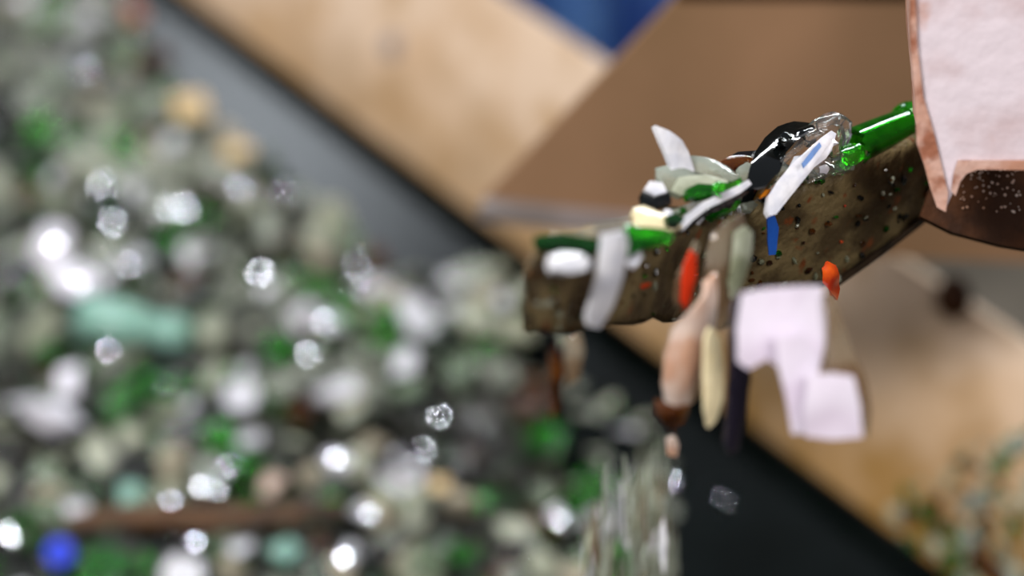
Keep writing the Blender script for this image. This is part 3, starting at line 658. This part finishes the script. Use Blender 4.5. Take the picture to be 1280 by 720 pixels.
# landmarks of the heap, one by one: (px, py, half size in px, material, mesh kind, label, category)
LM = [
 (62, 312, 40, 'white', 'lump', 'large bright white piece, upper of two touching, left side of the heap', 'ceramic fragment'),
 (95, 350, 30, 'white', 'shard', 'white piece touching the lower right of the large bright white one', 'ceramic fragment'),
 (82, 478, 30, 'white', 'shard', 'tilted lilac white fragment, upper of a pair near the left edge', 'ceramic fragment'),
 (70, 520, 42, 'white', 'lump', 'big lilac white fragment, lower of a pair near the left edge', 'ceramic fragment'),
 (28, 500, 24, 'milky', 'shard', 'whitish shard at the very left beside the lilac white pair', 'glass shard'),
 (40, 186, 30, 'dark_green', 'shard', 'dark green shard near the upper left corner of the heap', 'glass shard'),
 (388, 352, 26, 'green', 'shard', 'green shard in the heap just right of a round glint, mid height', 'glass shard'),
 (478, 424, 26, 'bright_green', 'shard', 'bright green shard near the bare belt edge above the dark pieces', 'glass shard'),
 (276, 544, 30, 'bright_green', 'shard', 'bright green shard above the right half of the wooden stick', 'glass shard'),
 (206, 488, 32, 'green', 'shard', 'green shard below the teal bottle fragment', 'glass shard'),
 (606, 624, 24, 'green', 'lump', 'green lump between dark pieces at the bottom middle', 'glass shard'),
 (582, 692, 28, 'green', 'shard', 'bright green shard near the bottom edge left of the falling stream', 'glass shard'),
 (352, 690, 34, 'teal', 'shard', 'sea green shard just below the right end of the wooden stick', 'glass shard'),
 (128, 704, 36, 'green', 'shard', 'green shard at the bottom edge below the wooden stick', 'glass shard'),
 (62, 440, 22, 'green', 'shard', 'light green shard between the teal fragment and the lilac white pair', 'glass shard'),
 (218, 168, 20, 'green', 'shard', 'green shard beside the pale yellow piece at the top of the heap', 'glass shard'),
 (262, 382, 22, 'dark_green', 'lump', 'dark olive piece in the hollow right of the teal fragment', 'glass shard'),
 (300, 190, 30, 'beige', 'lump', 'pale yellow rounded piece close to the bare belt edge', 'stone'),
 (236, 134, 32, 'beige', 'shard', 'tan and white piece above the pale yellow one', 'ceramic fragment'),
 (105, 92, 26, 'foil', 'shard', 'shiny silvery piece in the upper left part of the heap', 'foil piece'),
 (34, 70, 30, 'clear', 'shard', 'large pale shard in the upper left corner of the heap', 'glass shard'),
 (60, 24, 34, 'clear_c', 'shard', 'greenish clear shard at the top left corner', 'glass shard'),
 (164, 16, 20, 'rusty_orange', 'lump', 'rusty orange lump at the top edge beside the belt skirt', 'lump'),
 (160, 616, 22, 'teal', 'lump', 'small teal piece just above the left half of the wooden stick', 'glass shard'),
 (342, 606, 24, 'peach', 'lump', 'peach coloured piece lying above the middle of the wooden stick', 'glass shard'),
 (256, 590, 34, 'clear', 'lump', 'pale clear lump just above the wooden stick, left of the peach piece', 'glass shard'),
 (420, 576, 24, 'white', 'lump', 'round whitish piece right of the peach piece', 'ceramic fragment'),
 (352, 480, 30, 'clear', 'lump', 'pale mint clear lump in the middle of the heap', 'glass shard'),
 (120, 570, 36, 'clear_b', 'shard', 'long pale dusty shard below the lilac white pair', 'glass shard'),
 (168, 548, 30, 'clear_b', 'lump', 'pale lump right beside the long dusty shard', 'glass shard'),
 (270, 470, 34, 'clear_b', 'shard', 'long dusty clear shard lying left of the mint clear lump', 'glass shard'),
 (700, 646, 18, 'white', 'lump', 'small pinkish white piece beside the top of the falling stream', 'ceramic fragment'),
 (456, 640, 22, 'milky', 'lump', 'round milky piece right of the wooden stick end', 'glass shard'),
 (640, 660, 30, 'clear_b', 'shard', 'big pale dusty shard left of the falling stream', 'glass shard'),
 (520, 620, 24, 'clear_b', 'shard', 'dusty shard under the dark pieces', 'glass shard'),
 (548, 606, 18, 'beige', 'shard', 'tan yellow chip under the dark pieces', 'ceramic fragment'),
 (470, 494, 32, 'clear', 'lump', 'pale clear lump left of the dark pieces', 'glass shard'),
 (440, 472, 30, 'clear', 'shard', 'pale shard leaning on the clear lump left of the dark pieces', 'glass shard'),
 (512, 486, 26, 'clear_c', 'shard', 'pale green shard above the dark pieces', 'glass shard'),
 (570, 460, 26, 'clear_c', 'shard', 'light green shard at the foot of the mound by the belt edge', 'glass shard'),
 (620, 345, 32, 'clear_b', 'lump', 'pale grey lump topmost on the mound at the belt edge', 'stone'),
 (590, 400, 34, 'clear_b', 'lump', 'dusty pale lump on the left slope of the mound', 'stone'),
 (640, 410, 32, 'clear_b', 'shard', 'broad dusty shard on the front of the mound', 'glass shard'),
 (655, 365, 24, 'clear_b', 'shard', 'pale shard at the right side of the mound top', 'glass shard'),
 (668, 480, 26, 'amber', 'lump', 'dark brown lump under the right side of the mound', 'glass shard'),
 (545, 525, 22, 'black', 'lump', 'black lump with bluish sheen, topmost of the dark pieces', 'glass shard'),
 (500, 540, 24, 'black', 'shard', 'black shard, leftmost of the dark pieces', 'glass shard'),
 (520, 566, 24, 'violet', 'lump', 'dark violet lump at the centre of the dark pieces', 'glass shard'),
 (578, 570, 24, 'black', 'shard', 'black shard, rightmost of the dark pieces', 'glass shard'),
 (480, 576, 24, 'black', 'shard', 'black shard below the leftmost dark piece', 'glass shard'),
 (606, 545, 22, 'black', 'shard', 'black shard under the pale green foot of the mound', 'glass shard'),
 (552, 596, 20, 'black', 'shard', 'black shard, lowest of the dark pieces', 'glass shard'),
 (18, 345, 28, 'black', 'shard', 'black shard at the left edge beside the large bright white piece', 'glass shard'),
 (50, 706, 30, 'black', 'shard', 'black shard at the lower left corner beside the blue cap', 'glass shard'),
 (200, 676, 28, 'black', 'shard', 'black shard under the middle of the wooden stick', 'glass shard'),
 (470, 690, 30, 'black', 'shard', 'black shard near the bottom edge left of the bright green one', 'glass shard'),
 (232, 350, 26, 'amber', 'shard', 'dark brown shard in the hollow above the teal fragment', 'glass shard'),
]
lm_px = []
bigk = 1.0
for k, (x, y, s, mn, kind, label, cat) in enumerate(LM):
    r = random.Random(900 + k)
    p = on_heap(x, y, .016); d_ = to_px(p)[2]; size = s * d_ / F
    me = r.choice(SH if kind == 'shard' else LU)
    nm = {'glass shard': 'glass_shard', 'ceramic fragment': 'ceramic_fragment', 'foil piece': 'foil_piece', 'lump': 'rusty_lump', 'stone': 'stone'}[cat]
    o = place(nm, me, mn, p, size * 1.1, (r.uniform(-.1, .6), r.uniform(-.35, .35), r.uniform(0, 6.28)))
    tag(o, label, cat); lm_px.append((x, y, s))
# teal bottle fragment: a broken neck and shoulder
p = on_heap(166, 410, .03); d_ = to_px(p)[2]
root = bpy.data.objects.new('bottle_fragment', None); COL.objects.link(root); root.location = p
tag(root, 'large pale teal broken bottle shoulder and neck lying on the heap', 'bottle fragment')
dirv = (on_heap(225, 418, .03) - on_heap(120, 398, .03)).normalized()
a_ = on_heap(112, 396, .03); jg = [random.uniform(-.015, .01) for _ in range(24)]
bm = bmesh.new(); lathe(bm, a_, dirv, [(0, .026), (.03, .026), (.055, .022), (.07, .018), (.07, .014), (.055, .018), (.03, .022), (0, .022)], seg=24, jag=lambda i, k: jg[i] if k in (0, 7) else 0)
keep_parent(obj('shoulder', bm, 'teal', smooth=True))
bm = bmesh.new(); lathe(bm, a_, dirv, [(.07, .018), (.085, .017), (.088, .021), (.100, .021), (.103, .017), (.112, .017), (.112, .012), (.07, .012)], seg=24)
keep_parent(obj('neck', bm, 'teal', smooth=True)); lm_px.append((130, 398, 32)); lm_px.append((185, 412, 34)); lm_px.append((215, 416, 22))
# wooden stick
sa = on_heap(84, 652, .022); sb = on_heap(428, 640, .028); bm = bmesh.new()
n = 16; dv = (sb - sa) / n; wv = Vector((0, 1, .2)).normalized() * .0098; tv = Z * .008; ring = []
for i in range(n + 1):
    c = sa + dv * i + Z * .003 * math.sin(i * .5); k = (.55 + .45 * min(1, i / 3)) * (1 if i < n - 1 else .8)
    ring.append([bm.verts.new(c + wv * a * k * (1 + .12 * noise.noise(c * 40)) + tv * b * k) for a, b in ((-1, -.6), (-.7, -1), (.7, -1), (1, -.6), (1, .6), (.7, 1), (-.7, 1), (-1, .6))])
for i in range(n):
    for j in range(8): bm.faces.new((ring[i][j], ring[i][(j + 1) % 8], ring[i + 1][(j + 1) % 8], ring[i + 1][j]))
bm.faces.new(ring[0]); bm.faces.new(ring[-1][::-1])
o = obj('wooden_stick', bm, 'wood'); origin_to(o, (sa + sb) / 2)
tag(o, 'long wet brown wooden stick lying across the lower part of the heap', 'stick')
# blue screw cap
p = on_heap(75, 691, .03)
root = bpy.data.objects.new('screw_cap', None); COL.objects.link(root); root.location = p
tag(root, 'small bright blue screw cap on the heap near the lower left corner', 'screw cap')
bm = bmesh.new(); q = Vector((.1, -.7, .7)).normalized()
lathe(bm, p, q, [(0, .014), (.009, .014), (.0105, .0125), (.0105, .002), (.0085, .002), (.0085, .012), (0, .012)], seg=24)
keep_parent(obj('cap_shell', bm, 'blue_plastic'))
bm = bmesh.new(); lathe(bm, p, q, [(-.003, .0142), (-.0008, .0142), (-.0008, .012), (-.003, .012)], seg=24)
keep_parent(obj('tamper_ring', bm, 'blue_plastic'))

# added metal facets turned to the glint lamp for round glints
GL = [(325, 341, 1), (385, 443, .9), (127, 231, .7), (106, 88, .8), (141, 277, .8), (212, 258, .8), (232, 262, .7), (245, 677, 1), (430, 697, .9), (14, 672, 1), (8, 664, .6), (213, 625, .7), (405, 403, .6), (447, 330, .6), (205, 414, 1.2), (68, 305, 1), (250, 607, .8), (270, 612, .7), (420, 573, .7), (352, 240, .5), (300, 232, .5), (283, 583, .5), (462, 642, .6), (700, 650, .8), (135, 436, .5), (530, 562, .6), (550, 520, .5), (440, 360, .5), (838, 602, .6), (905, 624, .25), (160, 330, .4), (100, 352, .8), (470, 180, .0)]
gm = [proto_shard(700 + i, False) for i in range(4)]
for g_ in gm:
    for v in g_.vertices: v.co.z *= .12
for k, (x, y, s) in enumerate(GL):
    if s == 0: continue
    r = random.Random(50 + k)
    if x > 800:
        p = onplane(x, y, Vector((0, 0, .03)), Z); u, w = uw(p); p = onplane(x, y, Vector((0, 0, belt_z(w) + .010)), Z)
    else: p = on_heap(x, y, .034)
    n_ = ((CAM - p).normalized() + (LAMP_A - p).normalized()).normalized()
    rot = (n_.to_track_quat('Z', 'Y').to_matrix() @ Matrix.Rotation(r.random() * 6, 3, 'Z')).to_euler()
    o = place('glint_facet', gm[k % 4], 'glint_metal', p, .0031 * (.35 + s), rot)
    tag(o, 'tiny added metal facet making a round glint on top of the heap', 'glint facet', 'added glint facets on the heap')
    if x > 800: o['label'] = 'tiny added glint facet on the bare black belt'; o['group'] = 'added glint facets on the black belt'

# the many: jittered rows over the belt, colour kinds by chance, label by zone
KIND = [('clear', .20, 'clear'), ('clear_b', .16, 'dusty clear'), ('clear_c', .09, 'pale green'), ('dark_green', .13, 'dark green'), ('bright_green', .075, 'bright green'), ('amber', .07, 'brown'), ('milky', .12, 'milky white'), ('black', .11, 'black'), ('stone', .05, 'greyish stony'), ('beige', .01, 'tan')]
def zone(x, y):
    if y < 170: return 'at the far end of the heap'
    if y < 330: return 'beside the bare belt strip' if x > 260 else 'around the large bright white piece'
    if x > 520 and y < 500: return 'on the mound at the belt edge'
    if y < 470: return 'around the teal bottle fragment' if x < 270 else 'in the middle of the heap'
    if y < 620: return 'around the lilac white pair' if x < 200 else ('above the wooden stick' if x < 430 else 'around the dark pieces')
    return 'under the wooden stick' if x < 440 else 'left of the falling stream'
rh = random.Random(5); cells = []; counts = {}
lay = []
for layer, (su, lift) in enumerate(((.042, 0.0), (.056, .012))):
    u = -.10
    while u < 2.0:
        w = wl(u) - rh.uniform(.004, .02)
        while w > -.95:
            uj = u + rh.uniform(-.45, .45) * su; wj = w + rh.uniform(-.4, .4) * su
            if wj < wl(uj) - .003:
                p = BW(uj, wj, heap(uj, wj) + lift + rh.uniform(-.004, .006)); x, y, d_ = to_px(p)
                if -80 < x < 780 and -60 < y < 790: lay.append((p, x, y, d_, layer))
            w -= su
        u += su
for (p, x, y, d_, layer) in lay:
    if any(math.hypot(x - a, y - b) < s * .85 for a, b, s in lm_px): 
        if layer == 1: continue
        p = p - Z * .012
    if 84 < x < 428 and 628 < y < 668 and layer == 1: continue
    t = rh.random(); acc = 0
    for mn, f, word in KIND:
        acc += f
        if t < acc: break
    if 470 < x < 640 and 495 < y < 610 and rh.random() < .6: mn, word = 'black', 'black'
    if y > 440 and rh.random() < .30: mn, word = rh.choice([('black', 'black'), ('black', 'black'), ('amber', 'brown'), ('dark_green', 'dark green'), ('bright_green', 'bright green')])
    if y < 270 and mn in ('black', 'amber', 'dark_green') and rh.random() < .55: mn, word = 'clear', 'clear'
    zn = zone(x, y)
    kk = rh.random(); me = rh.choice(SH if kk < .72 else LU); nm = 'glass_shard'; cat = 'glass shard'; noun = 'glass shard'
    if mn in ('stone', 'beige'): me = rh.choice(LU); nm, cat, noun = 'stone', 'stone', 'fragment'
    elif kk > .965: me = rh.choice(NK); nm, cat, noun = 'bottle_neck', 'bottle neck', 'broken bottle neck'
    elif kk > .94: me = rh.choice(BS); nm, cat, noun = 'broken_bottle_bottom', 'bottle base', 'broken bottle base'
    nm = {'glass_shard': {'clear': 'clear_glass_shard', 'clear_b': 'dusty_glass_shard'}.get(mn, 'coloured_glass_shard')}.get(nm, nm)
    size = rh.uniform(.013, .034) * (1.0 if layer == 0 else .95)
    if rh.random() < .08: size *= 1.35
    lean = .75
    o = place(nm, me, mn, p, size, (rh.gauss(0, lean * .6), rh.gauss(0, lean * .6), rh.uniform(0, 6.28)))
    tag(o, '%s %s %s' % (word, noun, zn), cat, '%s %ss %s' % (word, noun, zn))
    counts[nm] = counts.get(nm, 0) + 1
print('heap pieces', counts)

# ------------------------------------------------------------------ chips lying on the bare belt and on the side board
rb = random.Random(77)
for i in range(46):
    x = rb.uniform(650, 850); y = rb.uniform(470, 640)
    if (y - 440) < (x - 740) * .95 + 20 or rb.random() < .25: continue
    p = onplane(x, y, Vector((0, 0, .03)), Z); u, w = uw(p)
    if w > -.02: continue
    p = onplane(x, y, Vector((0, 0, belt_z(w) + .008)), Z)
    mn, word = rb.choice([('clear', 'clear'), ('clear_b', 'dusty clear'), ('milky', 'milky'), ('green', 'green'), ('clear', 'clear')])
    o = place('glass_shard', rb.choice(SH), mn, p, rb.uniform(.009, .018), (rb.gauss(0, .3), rb.gauss(0, .3), rb.uniform(0, 6)))
    tag(o, 'loose %s shard on the black belt below the lip' % word, 'glass shard', 'loose %s shards on the black belt below the lip' % word)
# crumbs caught on the lower right of the side board
for i in range(170):
    f = rb.random(); x = 1060 + 260 * f ** .6; y = 730 - rb.random() ** 1.6 * (70 + 170 * (x - 1060) / 260)
    p = onplane(x, y, B0 + NB * .003, NB)
    if (p - B0).dot(SV) < .02: continue
    mn, word = rb.choice([('green', 'green'), ('amber', 'brown'), ('dark_green', 'dark green'), ('clear_b', 'pale'), ('clear', 'pale'), ('amber', 'brown'), ('green', 'green'), ('clear_b', 'pale')])
    n_ = NB
    rot = (n_.to_track_quat('Z', 'Y').to_matrix() @ Matrix.Rotation(rb.random() * 6, 3, 'Z')).to_euler()
    o = place('glass_crumb', rb.choice(SH), mn, p, rb.choice((.005, .007, .009, .013)) * rb.uniform(.8, 1.2), rot)
    tag(o, '%s glass crumb stuck on the lower part of the side board' % word, 'glass crumb', '%s crumbs on the side board' % word)
